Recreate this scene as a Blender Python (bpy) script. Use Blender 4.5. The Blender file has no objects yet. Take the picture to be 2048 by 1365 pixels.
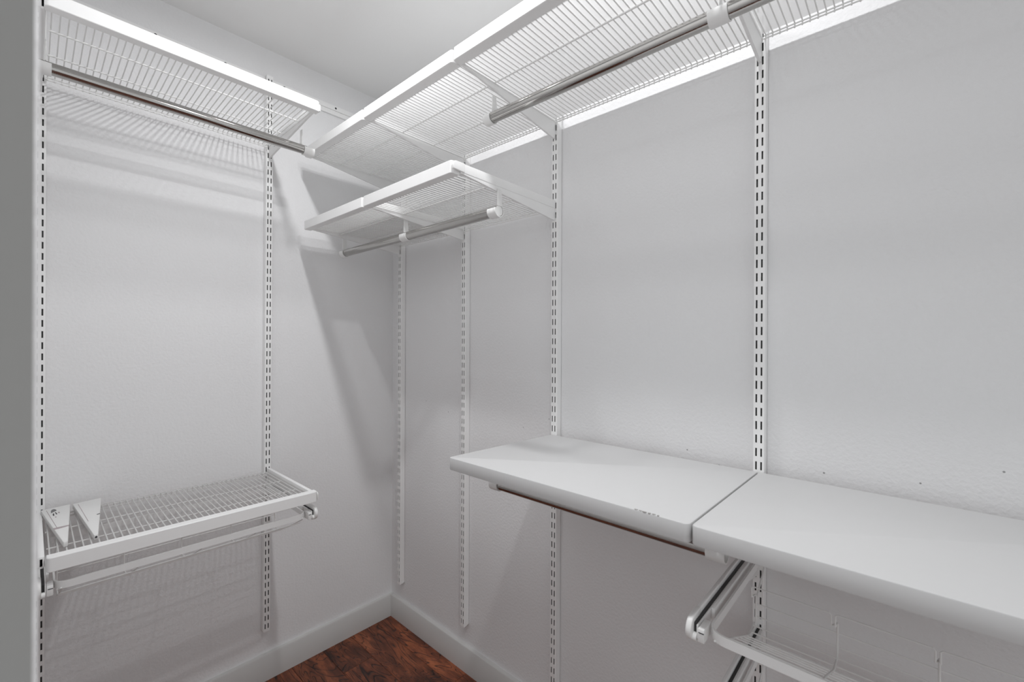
import bpy, bmesh, math, random
from mathutils import Vector, Matrix
random.seed(4)
sc = bpy.context.scene
COL = sc.collection
PI = math.pi

# ------------------------------------------------------------------ camera, world, lights, exposure
cam_d = bpy.data.cameras.new('camera')
cam = bpy.data.objects.new('camera', cam_d); COL.objects.link(cam)
FPX = 875.0
cam_d.sensor_width = 36.0
cam_d.lens = FPX * 36.0 / 2048.0
cam_d.shift_y = (684.5 - 682.5) / 2048.0
cam_d.clip_start = 0.02
yaw, pitch, roll = math.radians(42.28), math.radians(-0.03), math.radians(0.22)
fw = Vector((math.cos(yaw)*math.cos(pitch), math.sin(yaw)*math.cos(pitch), math.sin(pitch)))
rt = Vector((math.sin(yaw), -math.cos(yaw), 0)); up = rt.cross(fw)
r2 = rt*math.cos(roll) + up*math.sin(roll); u2 = -rt*math.sin(roll) + up*math.cos(roll)
CAM = Vector((-1.1868, -1.8645, 1.3239))
cam.matrix_world = Matrix(((r2.x, u2.x, -fw.x, CAM.x), (r2.y, u2.y, -fw.y, CAM.y), (r2.z, u2.z, -fw.z, CAM.z), (0, 0, 0, 1)))
cam_d.dof.use_dof = True
cam_d.dof.focus_distance = 1.55
cam_d.dof.aperture_fstop = 6.3
sc.camera = cam

CEIL = 2.466
world = bpy.data.worlds.new('world'); sc.world = world
world.use_nodes = True
world.node_tree.nodes['Background'].inputs[0].default_value = (0.965, 0.985, 1.0, 1)
world.node_tree.nodes['Background'].inputs[1].default_value = 0.80

def lamp(name, loc, energy, size, color=(0.985, 0.99, 1.0)):
    d = bpy.data.lights.new(name, 'AREA'); d.shape = 'DISK'; d.size = size
    d.energy = energy; d.color = color
    o = bpy.data.objects.new(name, d); COL.objects.link(o); o.location = loc
    return o
lamp('ceiling_downlight_inner', (-0.655, -0.705, CEIL - 0.04), 2.5, 0.055)
lamp('ceiling_downlight_middle', (-0.655, -0.86, CEIL - 0.04), 3.9, 0.055)
lamp('ceiling_downlight_outer', (-0.65, -1.59, CEIL - 0.04), 8.0, 0.055)

sc.view_settings.view_transform = 'Standard'
sc.view_settings.look = 'None'
sc.view_settings.gamma = 1.0
sc.view_settings.use_curve_mapping = False
sc.view_settings.exposure = -0.06
sc.cycles.max_bounces = 12
sc.cycles.diffuse_bounces = 8
sc.cycles.transparent_max_bounces = 12
sc.cycles.use_denoising = True

# ------------------------------------------------------------------ materials
def new_mat(name):
    m = bpy.data.materials.new(name); m.use_nodes = True
    return m, m.node_tree.nodes, m.node_tree.links, m.node_tree.nodes['Principled BSDF']

def plain(name, col, rough=0.5, metal=0.0, bump=0.0, scale=300.0, var=0.0):
    m, n, l, b = new_mat(name)
    b.inputs['Base Color'].default_value = (*col, 1)
    b.inputs['Roughness'].default_value = rough
    b.inputs['Metallic'].default_value = metal
    tc = n.new('ShaderNodeTexCoord')
    nz = n.new('ShaderNodeTexNoise'); nz.inputs['Scale'].default_value = scale; nz.inputs['Detail'].default_value = 3
    l.new(tc.outputs['Object'], nz.inputs['Vector'])
    if var:
        hs = n.new('ShaderNodeHueSaturation'); hs.inputs['Color'].default_value = (*col, 1)
        mr = n.new('ShaderNodeMapRange'); mr.inputs['To Min'].default_value = 1 - var; mr.inputs['To Max'].default_value = 1 + var
        l.new(nz.outputs['Fac'], mr.inputs['Value']); l.new(mr.outputs['Result'], hs.inputs['Value'])
        l.new(hs.outputs['Color'], b.inputs['Base Color'])
    if bump:
        bp = n.new('ShaderNodeBump'); bp.inputs['Strength'].default_value = bump; bp.inputs['Distance'].default_value = 0.002
        l.new(nz.outputs['Fac'], bp.inputs['Height']); l.new(bp.outputs['Normal'], b.inputs['Normal'])
    return m

M_WALL = plain('wall_paint', (0.79, 0.79, 0.795), 0.7, bump=0.6, scale=120, var=0.012)
M_JAMB_SHADE = plain('jamb_shade_grey', (0.36, 0.36, 0.35), 0.7, bump=0.2, scale=95)  # grey holds the shade of the unlit jamb
M_CEIL = plain('ceiling_paint', (0.80, 0.80, 0.795), 0.85, bump=0.08, scale=120)
M_BASE = plain('baseboard_paint', (0.58, 0.575, 0.565), 0.45)
M_WHITE = plain('white_powder_coat', (0.87, 0.87, 0.865), 0.38, bump=0.02, scale=900)
M_WIRE = plain('white_coated_wire', (0.83, 0.83, 0.82), 0.4)
M_PLAST = plain('white_plastic', (0.80, 0.80, 0.79), 0.35)
M_SLAB = plain('white_laminate', (0.60, 0.60, 0.60), 0.42, var=0.01, scale=40)
M_CHROME = plain('brushed_chrome', (0.47, 0.46, 0.445), 0.10, metal=1.0, bump=0.03, scale=500)
M_DARK = plain('dark_recess', (0.03, 0.03, 0.03), 0.6)
M_SLOT_SHADE = plain('dark_slot_shade', (0.06, 0.06, 0.058), 0.5, metal=0.3)  # shade behind the slots, given as a dark colour
M_INK = plain('grey_print', (0.16, 0.16, 0.165), 0.6)
M_INK2 = plain('black_print', (0.03, 0.03, 0.035), 0.6)
M_CHIP = plain('bare_board', (0.36, 0.35, 0.34), 0.8)
M_BAND = plain('mauve_band', (0.42, 0.36, 0.37), 0.5)

def liner_mat(name, col, trans, see):
    m, n, l, b = new_mat(name); n.remove(b)
    out = n['Material Output']
    df = n.new('ShaderNodeBsdfDiffuse'); df.inputs[0].default_value = (*col, 1)
    tl = n.new('ShaderNodeBsdfTranslucent'); tl.inputs[0].default_value = (*col, 1)
    tp = n.new('ShaderNodeBsdfTransparent')
    m1 = n.new('ShaderNodeMixShader'); m1.inputs[0].default_value = trans
    m2 = n.new('ShaderNodeMixShader'); m2.inputs[0].default_value = see
    l.new(df.outputs[0], m1.inputs[1]); l.new(tl.outputs[0], m1.inputs[2])
    l.new(m1.outputs[0], m2.inputs[1]); l.new(tp.outputs[0], m2.inputs[2])
    l.new(m2.outputs[0], out.inputs[0])
    return m
M_LINER = liner_mat('frosted_liner', (0.80, 0.80, 0.80), 0.34, 0.08)
M_LINER2 = liner_mat('clear_frosted_liner', (0.70, 0.70, 0.70), 0.6, 0.72)

def wood_mat():
    m, n, l, b = new_mat('dark_scraped_wood')
    tc = n.new('ShaderNodeTexCoord'); oi = n.new('ShaderNodeObjectInfo')
    mp = n.new('ShaderNodeMapping'); mp.inputs['Scale'].default_value = (7.0, 1.7, 7.0)
    off = n.new('ShaderNodeVectorMath'); off.operation = 'SCALE'
    comb = n.new('ShaderNodeCombineXYZ')
    for i in range(3): l.new(oi.outputs['Random'], comb.inputs[i])
    l.new(comb.outputs[0], off.inputs[0]); off.inputs['Scale'].default_value = 37.0
    add = n.new('ShaderNodeVectorMath')
    l.new(tc.outputs['Object'], mp.inputs['Vector']); l.new(mp.outputs[0], add.inputs[0]); l.new(off.outputs[0], add.inputs[1])
    w1 = n.new('ShaderNodeTexNoise'); w1.inputs['Scale'].default_value = 1.3; w1.inputs['Detail'].default_value = 2; w1.inputs['Distortion'].default_value = 1.1
    l.new(add.outputs[0], w1.inputs['Vector'])
    ring = n.new('ShaderNodeMath'); ring.operation = 'MULTIPLY'; ring.inputs[1].default_value = 18.0
    l.new(w1.outputs['Fac'], ring.inputs[0])
    fr = n.new('ShaderNodeMath'); fr.operation = 'PINGPONG'; fr.inputs[1].default_value = 0.5
    l.new(ring.outputs[0], fr.inputs[0])
    nz = n.new('ShaderNodeTexNoise'); nz.inputs['Scale'].default_value = 2.4; nz.inputs['Detail'].default_value = 7; nz.inputs['Roughness'].default_value = 0.72
    l.new(add.outputs[0], nz.inputs['Vector'])
    cr = n.new('ShaderNodeValToRGB')
    e = cr.color_ramp.elements
    e[0].position = 0.34; e[0].color = (0.040, 0.012, 0.007, 1)
    e[1].position = 0.68; e[1].color = (0.44, 0.135, 0.056, 1)
    a = e.new(0.50); a.color = (0.17, 0.048, 0.022, 1)
    l.new(nz.outputs['Fac'], cr.inputs[0])
    # dark scraped grain lines, thinner or broken where the fine noise says so
    ln = n.new('ShaderNodeMapRange'); ln.interpolation_type = 'SMOOTHSTEP'; ln.inputs['From Min'].default_value = 0.0; ln.inputs['From Max'].default_value = 0.17
    l.new(fr.outputs[0], ln.inputs['Value'])
    br = n.new('ShaderNodeMapRange'); br.inputs['From Min'].default_value = 0.42; br.inputs['From Max'].default_value = 0.62
    l.new(nz.outputs['Fac'], br.inputs['Value'])
    keep = n.new('ShaderNodeMath'); keep.operation = 'MULTIPLY_ADD'; keep.inputs[1].default_value = 0.25; keep.use_clamp = True
    l.new(br.outputs[0], keep.inputs[0]); l.new(ln.outputs[0], keep.inputs[2])
    dk = n.new('ShaderNodeMixRGB'); dk.inputs[1].default_value = (0.012, 0.005, 0.004, 1)
    l.new(keep.outputs[0], dk.inputs[0]); l.new(cr.outputs[0], dk.inputs[2])
    hs = n.new('ShaderNodeHueSaturation')
    mr = n.new('ShaderNodeMapRange'); mr.inputs['To Min'].default_value = 0.75; mr.inputs['To Max'].default_value = 1.15
    l.new(oi.outputs['Random'], mr.inputs['Value']); l.new(mr.outputs[0], hs.inputs['Value'])
    l.new(dk.outputs[0], hs.inputs['Color']); l.new(hs.outputs[0], b.inputs['Base Color'])
    mixv = keep
    b.inputs['Roughness'].default_value = 0.42
    bp = n.new('ShaderNodeBump'); bp.inputs['Strength'].default_value = 0.5; bp.inputs['Distance'].default_value = 0.002
    l.new(mixv.outputs[0], bp.inputs['Height']); l.new(bp.outputs[0], b.inputs['Normal'])
    return m
M_WOOD = wood_mat()

def scuffed(base):
    m = base.copy(); m.name = 'scuffed_wall_paint'; n = m.node_tree.nodes; l = m.node_tree.links
    b = n['Principled BSDF']; src = b.inputs['Base Color'].links[0].from_socket
    tc = n.new('ShaderNodeTexCoord'); sep = n.new('ShaderNodeSeparateXYZ'); l.new(tc.outputs['Object'], sep.inputs[0])
    vo = n.new('ShaderNodeTexVoronoi'); vo.inputs['Scale'].default_value = 26.0; l.new(tc.outputs['Object'], vo.inputs['Vector'])
    dot = n.new('ShaderNodeMath'); dot.operation = 'LESS_THAN'; dot.inputs[1].default_value = 0.055; l.new(vo.outputs['Distance'], dot.inputs[0])
    hi = n.new('ShaderNodeMath'); hi.operation = 'COMPARE'; hi.inputs[1].default_value = 1.07; hi.inputs[2].default_value = 0.06; l.new(sep.outputs['Z'], hi.inputs[0])
    rn = n.new('ShaderNodeMath'); rn.operation = 'GREATER_THAN'; rn.inputs[1].default_value = 0.55; l.new(vo.outputs['Color'], rn.inputs[0])
    a = n.new('ShaderNodeMath'); a.operation = 'MULTIPLY'; l.new(dot.outputs[0], a.inputs[0]); l.new(hi.outputs[0], a.inputs[1])
    c = n.new('ShaderNodeMath'); c.operation = 'MULTIPLY'; l.new(a.outputs[0], c.inputs[0]); l.new(rn.outputs[0], c.inputs[1])
    mx = n.new('ShaderNodeMixRGB'); mx.inputs[2].default_value = (0.33, 0.33, 0.33, 1)
    l.new(c.outputs[0], mx.inputs[0]); l.new(src, mx.inputs[1]); l.new(mx.outputs[0], b.inputs['Base Color'])
    return m
M_SCUFF = scuffed(M_WALL)

# ------------------------------------------------------------------ geometry helpers
# wall coordinates: u runs along the wall, d is the distance from the wall, z is up
def on_back(u, d, z): return Vector((u, -d, z))
def on_right(u, d, z): return Vector((-d, -u, z))
def world_xyz(x, y, z): return Vector((x, y, z))

class MB:
    def __init__(s, f=world_xyz): s.v = []; s.fc = []; s.f = f
    def add(s, pts, faces):
        o = len(s.v); s.v += [s.f(*p) for p in pts]; s.fc += [tuple(i + o for i in q) for q in faces]
    def box(s, a, b):
        (x0, y0, z0), (x1, y1, z1) = a, b
        s.add([(x0,y0,z0),(x1,y0,z0),(x1,y1,z0),(x0,y1,z0),(x0,y0,z1),(x1,y0,z1),(x1,y1,z1),(x0,y1,z1)],
              [(0,3,2,1),(4,5,6,7),(0,1,5,4),(1,2,6,5),(2,3,7,6),(3,0,4,7)])
    def prism(s, poly, t0, t1, axis):
        # poly in the two other coordinates, extruded along axis (0 = u, 1 = d, 2 = z)
        def put(p, t):
            q = list(p); q.insert(axis, t); return tuple(q)
        n = len(poly)
        s.add([put(p, t0) for p in poly] + [put(p, t1) for p in poly],
              [tuple(range(n))[::-1], tuple(range(n, 2*n))] + [(i, (i+1) % n, n + (i+1) % n, n + i) for i in range(n)])
    def tube(s, path, r, k=8, closed=False):
        P = [Vector(p) for p in path]; n = len(P); rings = []
        nrm = None
        for i in range(n):
            if closed: t = (P[(i+1) % n] - P[i-1]).normalized()
            elif i == 0: t = (P[1] - P[0]).normalized()
            elif i == n-1: t = (P[-1] - P[-2]).normalized()
            else: t = ((P[i] - P[i-1]).normalized() + (P[i+1] - P[i]).normalized()).normalized()
            if nrm is None:
                a = Vector((0, 0, 1)) if abs(t.z) < 0.9 else Vector((1, 0, 0))
                nrm = (a - t*a.dot(t)).normalized()
            else: nrm = (nrm - t*nrm.dot(t)).normalized()
            b = t.cross(nrm)
            rings.append([P[i] + (nrm*math.cos(2*PI*j/k) + b*math.sin(2*PI*j/k))*r for j in range(k)])
        pts = [tuple(p) for q in rings for p in q]; fc = []
        for i in range(n if closed else n-1):
            a, b = i*k, ((i+1) % n)*k
            for j in range(k): fc.append((a+j, a+(j+1) % k, b+(j+1) % k, b+j))
        if not closed: fc += [tuple(range(k))[::-1], tuple(range((n-1)*k, n*k))]
        s.add(pts, fc)
    def build(s, name, mat, parent=None, bevel=0.0, smooth=False, seg=2, recalc=True):
        org = parent.matrix_world.translation if parent is not None else Vector((0, 0, 0))
        if parent is not None:
            org = ORG[parent.name]
            vs = [v - org for v in s.v]
        else:
            c = Vector((sum(v.x for v in s.v), sum(v.y for v in s.v), 0)) / len(s.v)
            c.z = min(v.z for v in s.v); org = c; vs = [v - c for v in s.v]
        bm = bmesh.new(); bv = [bm.verts.new(v) for v in vs]
        for q in s.fc:
            try: bm.faces.new([bv[i] for i in q])
            except ValueError: pass
        if recalc: bmesh.ops.recalc_face_normals(bm, faces=bm.faces)
        if bevel:
            ed = [e for e in bm.edges if len(e.link_faces) == 2 and e.calc_face_angle(0) > 0.6]
            bmesh.ops.bevel(bm, geom=ed, offset=bevel, segments=seg, affect='EDGES', profile=0.5, clamp_overlap=True)
        me = bpy.data.meshes.new(name); bm.to_mesh(me); bm.free()
        if smooth or bevel:
            for p in me.polygons: p.use_smooth = True
            me.set_sharp_from_angle(angle=0.7)
        me.materials.append(mat)
        o = bpy.data.objects.new(name, me); COL.objects.link(o)
        if parent is not None: o.parent = parent; ORG[o.name] = ORG[parent.name]
        else: o.location = org; ORG[o.name] = org
        return o
ORG = {}

def thing(name, label, cat, loc, group=None):
    o = bpy.data.objects.new(name, None); COL.objects.link(o); o.empty_display_size = 0.05
    o.location = loc; ORG[o.name] = Vector(loc)
    return tag(o, label, cat, group)
def tag(o, label, cat, group=None):
    o['label'] = label; o['category'] = cat
    if group: o['group'] = group
    return o
def struct(o): o['kind'] = 'structure'; return o

def arc(cx, cy, r, a0, a1, n):
    return [(cx + r*math.cos(a0 + (a1-a0)*i/n), cy + r*math.sin(a0 + (a1-a0)*i/n)) for i in range(n+1)]

# ------------------------------------------------------------------ room
YF = -2.9; XL = -2.1; JX = -1.1846; JY = -1.62
b = MB(); b.box((XL-0.1, 0, 0), (0.1, 0.1, CEIL)); struct(b.build('wall_back', M_WALL))
b = MB(); b.box((0, YF, 0), (0.1, 0, CEIL)); struct(b.build('wall_right', M_SCUFF))
R = 0.02
foot = [(XL-0.1, 0), (XL-0.1, JY)] + arc(JX-R, JY+R, R, -PI/2, 0, 12) + [(JX, 0)]
b = MB(); b.prism(foot, 0, CEIL, 2); struct(b.build('wall_left', M_WALL, smooth=True))
b = MB(); b.box((XL-0.1, JY-0.004, 0), (JX-0.0016, JY, CEIL)); b.box((XL-0.1, JY, 0), (XL-0.09, JY+0.01, CEIL)); struct(b.build('wall_entry_shade', M_JAMB_SHADE))  # thin sheet over the jamb, its shade put into the grey
b = MB(); b.box((XL-0.1, YF-0.1, CEIL), (0.1, 0.1, CEIL+0.1)); struct(b.build('ceiling', M_CEIL))
b = MB(); b.box((XL-0.1, YF-0.1, -0.06), (0.1, 0.1, -0.012)); FLOOR = struct(b.build('floor', M_DARK))
ORG[FLOOR.name] = FLOOR.location.copy()
# floor planks, each a piece of its own
PW, PL = 0.127, 1.22
b = MB(); b.box((0.0004, 0.0004, -0.012), (PW-0.0004, PL-0.0004, 0)); 
bm_v = b
plank0 = None; k = 0
for i in range(17):
    y0 = YF - 0.1 - ((i*0.43) % PL)
    while y0 < 0.05:
        x0 = 0.035 - (i+1)*PW
        if plank0 is None:
            bm = bmesh.new(); vs = [bm.verts.new(v) for v in b.v]
            for q in b.fc: bm.faces.new([vs[j] for j in q])
            bmesh.ops.recalc_face_normals(bm, faces=bm.faces)
            bmesh.ops.bevel(bm, geom=[e for e in bm.edges], offset=0.0012, segments=1, affect='EDGES')
            me = bpy.data.meshes.new('plank'); bm.to_mesh(me); bm.free(); me.materials.append(M_WOOD)
            plank0 = bpy.data.objects.new('plank', me); o = plank0
        else: o = plank0.copy()
        COL.objects.link(o); o.parent = FLOOR
        o.location = Vector((x0, y0, 0)) - FLOOR.location
        y0 += PL
# baseboards
BH, BT = 0.102, 0.017
prof = [(0.0, 0.0), (BT, 0.0), (BT, BH-0.004), (BT-0.003, BH), (0.0, BH)]
b = MB(on_back); b.prism(prof, JX, 0.0, 0); struct(b.build('baseboard_back', M_BASE, smooth=True))
b = MB(on_right); b.prism(prof, BT, 2.9, 0); struct(b.build('baseboard_right', M_BASE, smooth=True))

# ------------------------------------------------------------------ wall standards with real slots
SW, SD = 0.024, 0.025
A1, A2 = -1.1702, -0.5652
B1, B2, B3, B4, B5 = 0.0949, 0.5449, 0.9949, 1.5999, 2.2049
def standard(f, u, base, label, top=2.353, lean=0.0):
    bot = base - 0.020
    root = thing('wall_standard', label, 'shelf standard', f(u, 0.0, bot), 'slotted wall standards')
    c, s, h = 0.0054, 0.0036, 0.0195
    us = [-SW/2+0.0015, -c-s/2, -c+s/2, c-s/2, c+s/2, SW/2-0.0015]
    zs = [bot]; hole = []
    z = base
    while z + h/2 < top - 0.003:
        hole.append(len(zs)); zs += [z-h/2, z+h/2]; z += 0.032
    zs.append(top)
    b = MB(f)
    pts = []; fc = []
    for zz in zs:
        for q in us: pts.append((u+q, SD, zz))
    n = len(us)
    for i in range(len(zs)-1):
        for j in range(n-1):
            if i in hole and j in (1, 3): continue
            fc.append((i*n+j, i*n+j+1, (i+1)*n+j+1, (i+1)*n+j))
    b.add(pts, fc)
    for sg in (-1, 1):
        e = u + sg*SW/2
        b.add([(u+sg*(SW/2-0.0015), SD, bot), (e, SD-0.0015, bot), (e, SD-0.0015, top), (u+sg*(SW/2-0.0015), SD, top)], [(0,1,2,3)])
        b.add([(e, SD-0.0015, bot), (e, 0.001, bot+0.004), (e, 0.001, top), (e, SD-0.0015, top)], [(0,1,2,3)])
        # sheet edges of the slots give them depth
    for i in hole:
        for cc in (-c, c):
            x0, x1, z0, z1 = u+cc-s/2, u+cc+s/2, zs[i], zs[i+1]
            for (p, q) in (((x0,z0),(x1,z0)), ((x1,z0),(x1,z1)), ((x1,z1),(x0,z1)), ((x0,z1),(x0,z0))):
                b.add([(p[0],SD,p[1]), (q[0],SD,q[1]), (q[0],SD-0.001,q[1]), (p[0],SD-0.001,p[1])], [(0,1,2,3)])
    b.build('channel', M_WHITE, root)
    g = MB(f); g.box((u-SW/2+0.002, 0.004, bot+0.002), (u+SW/2-0.002, SD-0.0045, top-0.002)); g.build('slot_shade', M_SLOT_SHADE, root)  # added dark box, paints the shade inside the hollow channel
    g = MB(f); g.box((u-SW/2+0.001, 0.004, bot+0.0005), (u+SW/2-0.001, SD-0.002, bot+0.0015)); g.build('foot', M_WHITE, root)
    if lean: root.rotation_euler.y = lean
    return root
standard(on_back, A1, 0.2195, 'white slotted standard on back wall hard against the left side wall')
standard(on_back, A2-0.0048, 0.2180, 'white slotted standard on back wall at inner ends of both its shelves', lean=0.0028)
standard(on_right, B1, 0.2057, 'white slotted standard on right wall closest to the room corner')
standard(on_right, B2, 0.2057, 'white slotted standard on right wall, second from the room corner')
standard(on_right, B3, 0.2057, 'white slotted standard on right wall at free end of the worktop')
standard(on_right, B4, 0.1996, 'white slotted standard on right wall behind joint of two worktop slabs')

# hang track of the back wall
root = thing('hang_track', 'white horizontal hang track with screw holes high on the back wall', 'hang track', on_back(-0.6, 0, 2.308))
for z0, z1, d1, nm in ((2.308, 2.3235, 0.010, 'lower_lip'), (2.3235, 2.3275, 0.007, 'web'), (2.3275, 2.347, 0.012, 'upper_rail')):
    for (x0, x1) in ((JX, A1-0.013), (A1+0.013, A2-0.013), (A2+0.013, -0.004)):
        if nm == 'web' or x1 - x0 > 0.0:
            g = MB(on_back); g.box((x0, 0.0005, z0), (x1, d1, z1)); g.build(nm, M_WHITE, root)
for x in (-0.911, -0.711, -0.5075, -0.2957):
    g = MB(on_back); g.prism([(x + 0.0042*math.cos(t*PI/6), 2.3375 + 0.0042*math.sin(t*PI/6)) for t in range(12)], 0.0121, 0.0126, 1)
    g.build('screw', M_INK2, root)

# ------------------------------------------------------------------ ventilated shelves
def shear(f, sl, uref):
    return lambda u, d, z: f(u, d, z + sl*(u-uref))
def wire_shelf(f, u0, u1, dF, zb, label, group, zd=None, fh=0.033, fd=0.028, gap=0.0016, w0=None, w1=None, cap=False):
    """zb = lower edge of the front strip; deck wires 8 mm above it"""
    zd = zb + 0.0085 if zd is None else zd
    root = thing('wire_shelf', label, 'shelf', f((u0+u1)/2, 0.03, zb), group)
    a, c, r = u0+gap, u1-gap, 0.009
    plan = [(a, dF-fd), (c, dF-fd)] + arc(c-r, dF-r, r, 0, PI/2, 5) + arc(a+r, dF-r, r, PI/2, PI, 5)
    g = MB(f); g.prism(plan, zb, zb+fh, 2); g.build('front_strip', M_WHITE, root, bevel=0.0012, seg=1)
    if cap:
        pl = arc(dF-0.012, zb+0.020, 0.008, 0, PI/2, 4) + [(dF-0.022, zb+0.028), (dF-0.022, zb+0.004), (dF-0.004, zb+0.004)]
        g = MB(f); g.prism(pl, c+0.0003, c+0.0045, 0); g.build('end_cap', M_PLAST, root, bevel=0.0014)
    a = (u0 if w0 is None else w0) + 0.002; c = (u1 if w1 is None else w1) - 0.002
    for d in (0.316, 0.181):
        g = MB(f); g.tube([(a+0.006, d, zd-0.0034), (c-0.006, d, zd-0.0034)], 0.0021); g.build('support_wire', M_WIRE, root, smooth=True)
    for z in (zd-0.003, zd-0.0115):
        g = MB(f); g.tube([(a+0.006, 0.0345 if z > zd-0.005 else 0.0375, z), (c-0.006, 0.0345 if z > zd-0.005 else 0.0375, z)], 0.0017)
        g.build('back_wire', M_WIRE, root, smooth=True)
    n = int((c-a-0.02)/0.0144); g = MB(f)
    for i in range(n+1):
        u = a + 0.010 + (c-a-0.020)*i/n
        g.tube([(u, dF-fd+0.004, zd), (u, 0.0345, zd), (u, 0.032, zd-0.0025), (u, 0.034, zd-0.012)], 0.0015, 6)
    w = g.build('wire_deck', M_WIRE, root, smooth=True); w['kind'] = 'stuff'
    return root
def bracket(f, u, dF, zt, zb, label, group, fd=0.028, tiph=0.027, cap=0):
    root = thing('shelf_bracket', label, 'shelf bracket', f(u, SD, zb), group)
    tip = dF - fd - 0.0005
    prof = [(SD+0.0005, zt-0.004), (tip, zt-0.004), (tip, zt-tiph), (tip-0.05, zt-tiph-0.004), (SD+0.012, zb), (SD+0.0005, zb)]
    g = MB(f); g.prism(prof, u-0.0036, u+0.0036, 0); g.build('blade', M_WHITE, root, bevel=0.0014)
    lip = [(SD+0.0005, zt), (tip, zt), (tip, zt-tiph+0.003), (SD+0.0005, zt-tiph+0.001)]
    g = MB(f); g.prism(lip, u-0.0056, u+0.0056, 0); g.build('lip', M_WHITE, root, bevel=0.002)
    g = MB(f); g.box((u-0.0022, SD-0.012, zb+0.004), (u+0.0022, SD+0.004, zb+0.02)); g.build('hook', M_WHITE, root)
    g = MB(f); g.prism([(0.085 + 0.0016*math.cos(t*PI/4), zt-0.040 + 0.0016*math.sin(t*PI/4)) for t in range(8)], u-0.0041, u-0.00365, 0)
    g.build('pin_hole', M_INK2, root)
    if cap:
        pl = arc(dF-0.010, zt-0.010, 0.010, 0, PI/2, 5) + [(tip-0.01, zt), (tip-0.01, zt-0.024), (dF, zt-0.022)]
        g = MB(f); g.prism(pl, u+0.0004, u+0.0085, 0); g.build('nose', M_WHITE, root, bevel=0.002)
    return root
def liner(f, u0, u1, dF, z, label, mat, group='shelf liners'):
    g = MB(f); n = 8
    for i in range(n):
        a, c = u0 + (u1-u0)*i/n, u0 + (u1-u0)*(i+1)/n
        g.add([(a, 0.037, z), (c, 0.037, z), (c, dF, z), (a, dF, z)], [(0, 1, 2, 3)])
    return tag(g.build('shelf_liner', mat), label, 'shelf liner', group)

GS, GB = 'white wire shelves', 'tapered shelf brackets'
# back wall
wire_shelf(on_back, A1, A2+0.011, 0.442, 2.0705, 'white wire shelf high on the back wall above a rod', GS, cap=True, w0=A1+0.002, w1=A2-0.002)
bracket(on_back, A1, 0.442, 2.100, 2.035, 'bracket of the high back wall shelf against the left side wall', GB)
bracket(on_back, A2, 0.442, 2.100, 2.033, 'bracket at inner end of the high back wall shelf', GB)
wire_shelf(on_back, A1+0.006, A2+0.011, 0.437, 0.800, 'white wire shelf low on the back wall with translucent liner', GS, cap=True, zd=0.8190, w0=A1+0.002, w1=A2-0.002)
bracket(on_back, A1, 0.437, 0.831, 0.768, 'bracket of the low back wall shelf against the left side wall', GB)
bracket(on_back, A2, 0.437, 0.831, 0.770, 'bracket at inner end of the low back wall shelf', GB)
# right wall, upper row (it drops a little towards the viewer)
top = shear(on_right, -0.0107, 0.0)
DB = 0.4625
for (u0, u1, lb) in ((B1-0.006, B2, 'short upper wire shelf of the right wall ending at the room corner'),
                     (B2, B3, 'short upper wire shelf of the right wall, second from the room corner'),
                     (B3, B4, 'long upper wire shelf of the right wall over a chrome rod'),
                     (B4, B5, 'long upper wire shelf of the right wall farthest from the corner')):
    wire_shelf(top, u0, u1, DB, 2.0535, lb, GS, w0=max(u0, B1)+0.001)
    liner(top, u0+0.008, u1-0.008, DB-0.029, 2.0640, 'frosted plastic liner on the ' + lb.split(' wire')[0] + ' shelf ' + {0: 'at the corner', 1: 'next to the corner one', 2: 'over chrome rod', 3: 'farthest from corner'}[(B1-0.006, B2, B3, B4).index(u0)], M_LINER)
for u, lb in ((B1, 'upper row shelf bracket of the right wall nearest the room corner'), (B2, 'upper row shelf bracket of the right wall, second from corner'),
              (B3, 'upper row shelf bracket of the right wall holding the chrome rod end'), (B4, 'upper row shelf bracket at the joint of the chrome rods')):
    bracket(top, u, DB, 2.0845, 2.0045, lb, GB)
# right wall, lower row
low = shear(on_right, -0.0065, 0.0)
wire_shelf(low, B1-0.006, B2, DB, 1.7650, 'short lower wire shelf of the right wall ending at the room corner', GS, w0=B1+0.001)
wire_shelf(low, B2, B3, DB, 1.7650, 'short lower wire shelf of the right wall with a free end', GS, w1=B3-0.001)
liner(low, B1+0.004, B2-0.008, DB-0.029, 1.7755, 'translucent liner on the lower wire shelf ending at the room corner', M_LINER)
for u, lb, cp in ((B1, 'lower row shelf bracket of the right wall nearest the room corner', 0), (B2, 'lower row shelf bracket of the right wall between two shelves', 0),
              (B3, 'lower row shelf bracket of the right wall at the free shelf end', 1)):
    bracket(low, u, DB, 1.7960, 1.7320, lb, GB, cap=cp)
liner(on_back, A1+0.012, A2-0.002, 0.408, 0.8210, 'translucent plastic liner on the low back wall shelf', M_LINER2)

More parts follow.
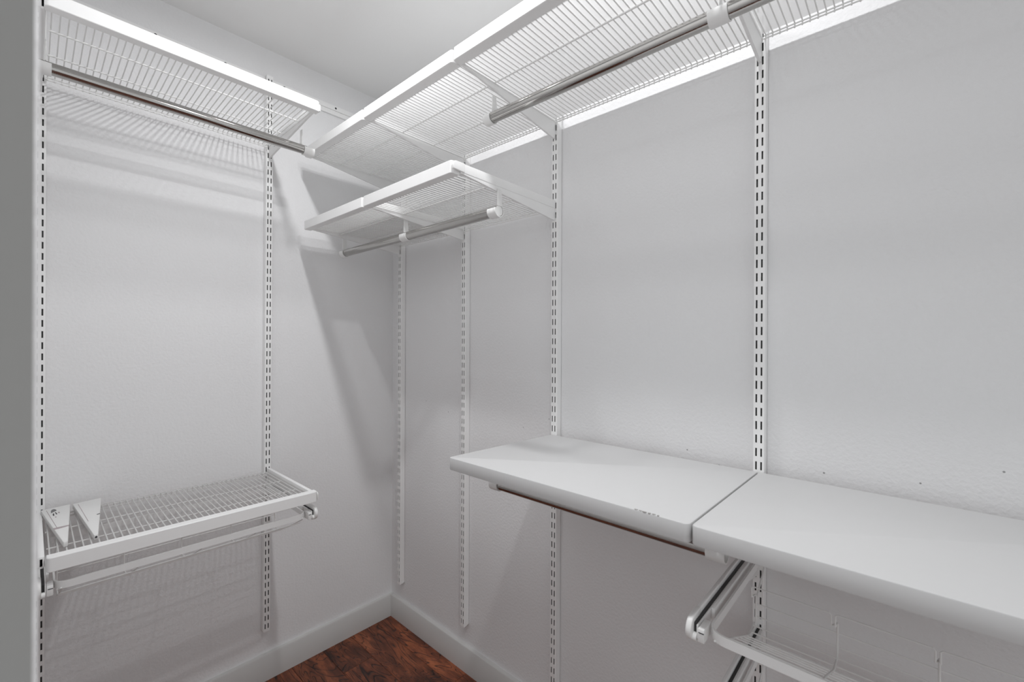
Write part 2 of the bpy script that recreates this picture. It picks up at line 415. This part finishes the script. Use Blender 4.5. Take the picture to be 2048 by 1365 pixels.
# ------------------------------------------------------------------ rods and their holders
RR = 0.0150
def rod(f, u0, u1, d, z, label):
    root = thing('hanging_rod', label, 'closet rod', f((u0+u1)/2, d, z-RR), 'chrome hanging rods')
    n = 28; g = MB(f); ring = [(d + RR*math.cos(2*PI*j/n), z + RR*math.sin(2*PI*j/n)) for j in range(n)]
    g.add([(u0, *p) for p in ring] + [(u1, *p) for p in ring], [(j, (j+1) % n, n+(j+1) % n, n+j) for j in range(n)])
    g.build('tube', M_CHROME, root, smooth=True)
    for u in (u0, u1):
        e = 0.0006 if u == u1 else -0.0006
        g = MB(f); g.prism([(d + RR*0.97*math.cos(2*PI*j/n), z + RR*0.97*math.sin(2*PI*j/n)) for j in range(n)], u-e*3, u-e*0.5, 0)
        g.build('end_plug', M_PLAST, root)
    return root
def holder(f, u, c0, c1, d, z, ztop, label, open_up=True):
    root = thing('rod_holder', label, 'rod holder', f(u, d, z-0.019), 'white rod holders')
    g = MB(f); ri, ro = RR+0.0006, RR+0.0032
    a0, a1 = math.radians(158), math.radians(382); n = 20
    poly = arc(d, z, ro, a0, a1, n) + arc(d, z, ri, a1, a0, n)
    o = len(poly); m = n+1
    pts = [(c0, *p) for p in poly] + [(c1, *p) for p in poly]; fc = []
    for i in range(n):
        j = 2*m-1-i
        fc += [(i, i+1, o+i+1, o+i), (j, j-1, o+j-1, o+j), (i, i+1, j-1, j), (o+i, o+i+1, o+j-1, o+j)]
    fc += [(0, o, o+o-1, o-1), (n, m, o+m, o+n)]
    g.add(pts, fc); g.build('cup', M_PLAST, root, smooth=True)
    g = MB(f); hw = 0.0085
    g.prism([(d-hw-0.004, z+RR*0.9), (d+hw, z+RR*0.9), (d+hw-0.001, ztop), (d-hw+0.001, ztop)], u-0.0012, u+0.0012, 0)
    g.build('strap', M_PLAST, root, bevel=0.0005, seg=1)
    return root
rod(on_back, A1-0.006, A2+0.022, 0.304, 1.9890, 'chrome rod under the high back wall shelf')
holder(on_back, A2+0.007, A2+0.012, A2+0.046, 0.304, 1.9890, 2.055, 'white holder at inner end of the back wall rod')
holder(on_back, A1+0.006, A1-0.010, A1+0.016, 0.304, 1.9890, 2.055, 'white holder of the back wall rod against the left side wall')
topr = shear(on_right, -0.0205, B3)
rod(topr, B3-0.012, B4-0.004, 0.304, 1.9615, 'long chrome rod under the upper right wall shelf')
rod(topr, B4-0.002, B5, 0.304, 1.9615, 'chrome rod beyond the joint under the upper right wall shelf')
holder(topr, B3-0.005, B3-0.034, B3-0.008, 0.304, 1.9615, 2.02, 'white holder at far end of the long upper chrome rod')
holder(topr, B4-0.005, B4-0.024, B4+0.012, 0.304, 1.9615, 2.01, 'white holder joining the two upper chrome rods')
rod(on_right, B1+0.002, B2-0.004, 0.293, 1.6960, 'short chrome rod near the room corner under the lower shelf')
rod(on_right, B2+0.002, B3+0.006, 0.293, 1.6960, 'short chrome rod at the free end of the lower shelf')
holder(on_right, B1-0.004, B1-0.016, B1+0.012, 0.293, 1.6960, 1.757, 'white rod holder under the lower shelf next to the room corner')
holder(on_right, B2-0.005, B2-0.020, B2+0.018, 0.293, 1.6960, 1.757, 'white holder joining the two short lower rods')
holder(on_right, B3+0.006, B3-0.026, B3+0.007, 0.293, 1.6960, 1.757, 'white rod holder under the free end of the lower shelf')
rod(on_right, 1.018, 1.590, 0.305, 0.9250, 'dark chrome rod just below the front edge of the worktop')
holder(on_right, B3-0.002, 0.992, 1.022, 0.305, 0.9250, 0.988, 'white rod holder under the free end of the worktop')
holder(on_right, B4+0.002, 1.577, 1.611, 0.305, 0.9250, 0.988, 'white rod holder under the worktop joint')

# ------------------------------------------------------------------ worktop
def slab(u0, u1, label, chips=()):
    f = lambda u, d, z: on_right(u, d, z + 0.020*(d-0.25))
    r = 0.010; d0, d1 = 0.0265, 0.4635
    plan = [(u0, d0), (u1, d0)] + arc(u1-r, d1-r, r, 0, PI/2, 6) + arc(u0+r, d1-r, r, PI/2, PI, 6)
    g = MB(f); g.prism(plan, 0.9900, 1.0220, 2)
    o = tag(g.build('worktop_slab', M_SLAB, bevel=0.0025), label, 'worktop', 'worktop slabs')
    for cu, w in chips:
        k = [(cu + w*math.cos(t), 0.4612 + 0.0022*math.sin(t)*random.uniform(0.5, 1.2)) for t in (0, 0.9, 1.7, 2.6, 3.6, 4.4, 5.3)]
        g = MB(f); g.prism(k, 1.0205, 1.0223, 2); g.build('chip', M_CHIP, o)
    return o
slab(0.9865, 1.5985, 'white worktop slab with chipped front edge and a free end', chips=((1.505, 0.004), (1.513, 0.003), (1.521, 0.005), (1.530, 0.003), (1.538, 0.004), (1.546, 0.002)))
slab(1.6015, 2.2049, 'white worktop slab over the sliding shoe racks')

# ------------------------------------------------------------------ sliding shoe racks
def slide_arm(f, u, dT, zt, zw, sg, label):
    """arm on a standard; sg = direction along the wall towards the rack"""
    root = thing('slide_arm', label, 'sliding bracket', f(u, SD, zw), 'arms of the sliding shoe racks')
    r = 0.019
    prof = [(SD+0.0005, zt), (dT-r, zt)] + arc(dT-r, zt-r, r, PI/2, -PI/2, 8)[1:] + [(dT-0.16, zt-2*r), (SD+0.06, zw+0.012), (SD+0.0005, zw)]
    g = MB(f); g.prism(prof, u-sg*0.0085, u-sg*0.0005, 0); g.build('arm', M_WHITE, root, bevel=0.0022)
    g = MB(f); pr = [(dT-0.050, zt+0.0012)] + [(dT-r, zt+0.0012)] + arc(dT-r, zt-r, r+0.0012, PI/2, -PI/2, 8)[1:] + [(dT-0.03, zt-2*r-0.0012)]
    g.prism(pr, u-sg*0.0098, u+sg*0.0002, 0); g.build('end_cap', M_PLAST, root, bevel=0.0028)
    g = MB(f); g.box((u, SD+0.002, zt-0.030), (u+sg*0.0055, dT-0.014, zt-0.008)); g.build('rail_groove', M_DARK, root)
    g = MB(f); g.box((u+sg*0.0055, SD+0.004, zt-0.031), (u+sg*0.0075, dT-0.010, zt-0.009)); g.build('runner', M_WHITE, root)
    g = MB(f); g.box((u+sg*0.0078, SD+0.01, zt-0.030), (u+sg*0.0135, dT-0.075, zt-0.008)); g.build('slide', M_WHITE, root, bevel=0.001)
    cl = MB(f); cl.box((u+sg*0.0080, dT-0.040, zt-0.034), (u+sg*0.0190, dT-0.006, zt-0.011)); c = cl.build('clip', M_PLAST, root, bevel=0.0022)
    g = MB(f); g.box((u+sg*0.0100, dT-0.0062, zt-0.0180), (u+sg*0.0185, dT-0.0054, zt-0.0165)); g.build('clip_slot', M_INK2, c)
    g = MB(f); g.tube([(u-sg*0.001, dT-0.012, zt-0.030), (u+sg*0.006, dT-0.012, zt-0.030)], 0.007, 14); g.build('roller', M_PLAST, root, smooth=True)
    return root
def shoe_rack(f, u0, u1, dF, zs, label):
    """u0..u1 outer sides of the frame, zs upper edge of the frame strip"""
    if u0 > u1: u0, u1 = u1, u0
    root = thing('shoe_rack', label, 'shoe rack', f((u0+u1)/2, 0.06, zs-0.12), 'sliding wire shoe racks')
    sh, st, r, d0 = 0.016, 0.0035, 0.028, 0.062
    ring = arc(u1-r, dF-r, r, 0, PI/2, 7) + arc(u0+r, dF-r, r, PI/2, PI, 7) + arc(u0+r, d0+r, r, PI, 1.5*PI, 7) + arc(u1-r, d0+r, r, 1.5*PI, 2*PI, 7)
    r_ = r-st
    inn = arc(u1-r, dF-r, r_, 0, PI/2, 7) + arc(u0+r, dF-r, r_, PI/2, PI, 7) + arc(u0+r, d0+r, r_, PI, 1.5*PI, 7) + arc(u1-r, d0+r, r_, 1.5*PI, 2*PI, 7)
    n = len(ring); g = MB(f)
    pts = [(*p, zs) for p in ring] + [(*p, zs) for p in inn] + [(*p, zs-sh) for p in ring] + [(*p, zs-sh) for p in inn]
    fc = []
    for i in range(n):
        j = (i+1) % n
        fc += [(i, j, n+j, n+i), (2*n+i, 2*n+j, j, i), (n+i, n+j, 3*n+j, 3*n+i), (3*n+i, 3*n+j, 2*n+j, 2*n+i)]
    g.add(pts, fc); g.build('frame', M_WHITE, root, smooth=True)
    w = 0.0015; ui0, ui1 = u0+0.012, u1-0.012
    k = 4; step = (ui1-ui0)/k
    for i in range(k+1):
        u = ui0 + step*i
        prof = [(u, dF-0.003, zs-0.014), (u, dF-0.012, zs-0.022), (u, 0.327, zs-0.063), (u, 0.232, zs-0.106), (u, 0.184, zs-0.110), (u, 0.179, zs-0.104), (u, 0.178, zs-0.052), (u, 0.182, zs-0.047), (u, 0.2125, zs-0.038)]
        g = MB(f); g.tube(prof, w+0.0003, 8); g.build('divider_wire', M_WIRE, root, smooth=True)
    for i in range(k):
        a, c = ui0 + step*i, ui0 + step*(i+1) - 0.006
        g = MB(f); g.tube([(a, 0.2125, zs-0.038), (a, 0.2128, zs-0.020), (a+0.003, 0.2128, zs-0.017), (c-0.003, 0.2128, zs-0.017), (c, 0.2128, zs-0.020), (c, 0.2125, zs-0.038), (c+0.006, 0.1785, zs-0.050)], w, 8)
        g.build('heel_loop', M_WIRE, root, smooth=True)
    for dz in (0.068, 0.094):
        g = MB(f); g.tube([(ui0, 0.1765, zs-dz), (ui1, 0.1765, zs-dz)], w, 8); g.build('heel_wire', M_WIRE, root, smooth=True)
    for j in range(9):
        t = j/8.0; d = 0.190 + t*0.205
        z = zs - 0.110 + (0 if d < 0.232 else (d-0.232)/0.095*0.043 if d < 0.327 else 0.043 + (d-0.327)/0.1*0.041) + 0.0025
        g = MB(f); g.tube([(ui0-0.002, d, z), (ui1+0.002, d, z)], w, 8); g.build('floor_wire', M_WIRE, root, smooth=True)
    g = MB(f); g.tube([(ui0, 0.178, zs-0.06), (ui0, 0.10, zs-0.012), (ui0, d0+0.004, zs-0.008)], w+0.0003, 8); g.build('stay_wire', M_WIRE, root, smooth=True)
    g = MB(f); g.tube([(ui1, 0.178, zs-0.06), (ui1, 0.10, zs-0.012), (ui1, d0+0.004, zs-0.008)], w+0.0003, 8); g.build('stay_wire', M_WIRE, root, smooth=True)
    return root
slide_arm(on_right, B4, 0.456, 0.866, 0.771, 1, 'sliding bracket of the upper shoe rack under the worktop joint')
slide_arm(on_right, B4, 0.456, 0.658, 0.563, 1, 'sliding bracket of the lower shoe rack under the worktop')
shoe_rack(on_right, B4+0.0195, B5-0.0195, 0.440, 0.852, 'white wire shoe rack directly under the worktop')
shoe_rack(on_right, B4+0.0195, B5-0.0195, 0.440, 0.644, 'white wire shoe rack below another rack under the worktop')
slide_arm(on_back, A2, 0.440, 0.780, 0.720, -1, 'sliding bracket at inner end of the back wall shoe rack')
slide_arm(on_back, A1, 0.440, 0.780, 0.720, 1, 'sliding bracket of the back wall shoe rack against the left wall')
shoe_rack(on_back, A1+0.0195, A2-0.0195, 0.424, 0.767, 'white wire shoe rack under the low back wall shelf')

# ------------------------------------------------------------------ two bracket covers lying on the liner
def cover(bl, br, tip, label, marked):
    z0, z1 = 0.8216, 0.8400
    c = Vector(((bl[0]+br[0]+tip[0])/3, (bl[1]+br[1]+tip[1])/3, z0))
    root = thing('bracket_cover', label, 'bracket cover', c, 'covers lying on the liner')
    wv = Vector((0.0035, 0, 0))
    tl = (tip[0]-0.0045, tip[1]); tr = (tip[0]+0.0035, tip[1]+0.003)
    g = MB(); ztip = z0 + 0.013
    top_ = [(*bl, z1), (*br, z1), (*tr, ztip), (*tl, ztip)]
    bot_ = [(*bl, z0+0.004), (*br, z0+0.004), (*tr, z0), (*tl, z0)]
    g.add(top_ + bot_, [(0,1,2,3), (4,7,6,5), (0,4,5,1), (1,5,6,2), (2,6,7,3), (3,7,4,0)])
    body = g.build('body', M_PLAST, root, bevel=0.0018)
    def on_top(s, t):   # s across 0..1, t from back 0 to tip 1
        a = Vector(top_[0]).lerp(Vector(top_[3]), t); e = Vector(top_[1]).lerp(Vector(top_[2]), t)
        return a.lerp(e, s) + Vector((0, 0, 0.0003))
    def patch(name, poly, mat, th=0.0003):
        g = MB(); p = [on_top(*q) for q in poly]; n = len(p)
        g.add([tuple(q) for q in p] + [tuple(q - Vector((0, 0, th))) for q in p], [tuple(range(n)), tuple(range(n, 2*n))[::-1]] + [(i, (i+1) % n, n+(i+1) % n, n+i) for i in range(n)])
        return g.build(name, mat, root)
    # raised edge line along the long side
    patch('edge_crease', [(0.155, 0.05), (0.175, 0.05), (0.24, 0.62), (0.20, 0.62)], M_BAND)
    if marked:
        patch('print', [(0.27, 0.16), (0.30, 0.09), (0.36, 0.055), (0.43, 0.055), (0.48, 0.08), (0.50, 0.115)], M_INK)
        patch('print', [(0.30, 0.235), (0.33, 0.185), (0.37, 0.185), (0.355, 0.25), (0.33, 0.265)], M_INK2)
        patch('print', [(0.41, 0.165), (0.45, 0.16), (0.49, 0.225), (0.43, 0.235), (0.44, 0.215)], M_INK2)
        patch('print', [(0.52, 0.18), (0.57, 0.165), (0.60, 0.20), (0.56, 0.215)], M_BAND)
        patch('print', [(0.36, 0.30), (0.40, 0.285), (0.42, 0.31), (0.38, 0.325)], M_BAND)
        patch('colour_band', [(0.0, 0.60), (0.5, 0.605), (1.0, 0.61), (1.0, 0.64), (0.5, 0.645), (0.0, 0.645)], M_BAND)
    else:
        patch('print', [(0.80, 0.485), (0.99, 0.475), (0.99, 0.50), (0.84, 0.505)], M_INK)
        g = MB(); g.tube([(tip[0]-0.0005, tip[1]-0.0004, z0+0.007), (tip[0]-0.0005, tip[1]+0.004, z0+0.007)], 0.0024, 10); g.build('tip_hole', M_INK2, root)
    return root
cover((-1.1675, -0.042), (-1.1072, -0.034), (-1.1285, -0.352), 'white tapered bracket cover with printed sticker, lying on the liner', True)
cover((-1.1032, -0.0385), (-1.0398, -0.028), (-1.0747, -0.353), 'unprinted white tapered bracket cover with a small tip hole', False)
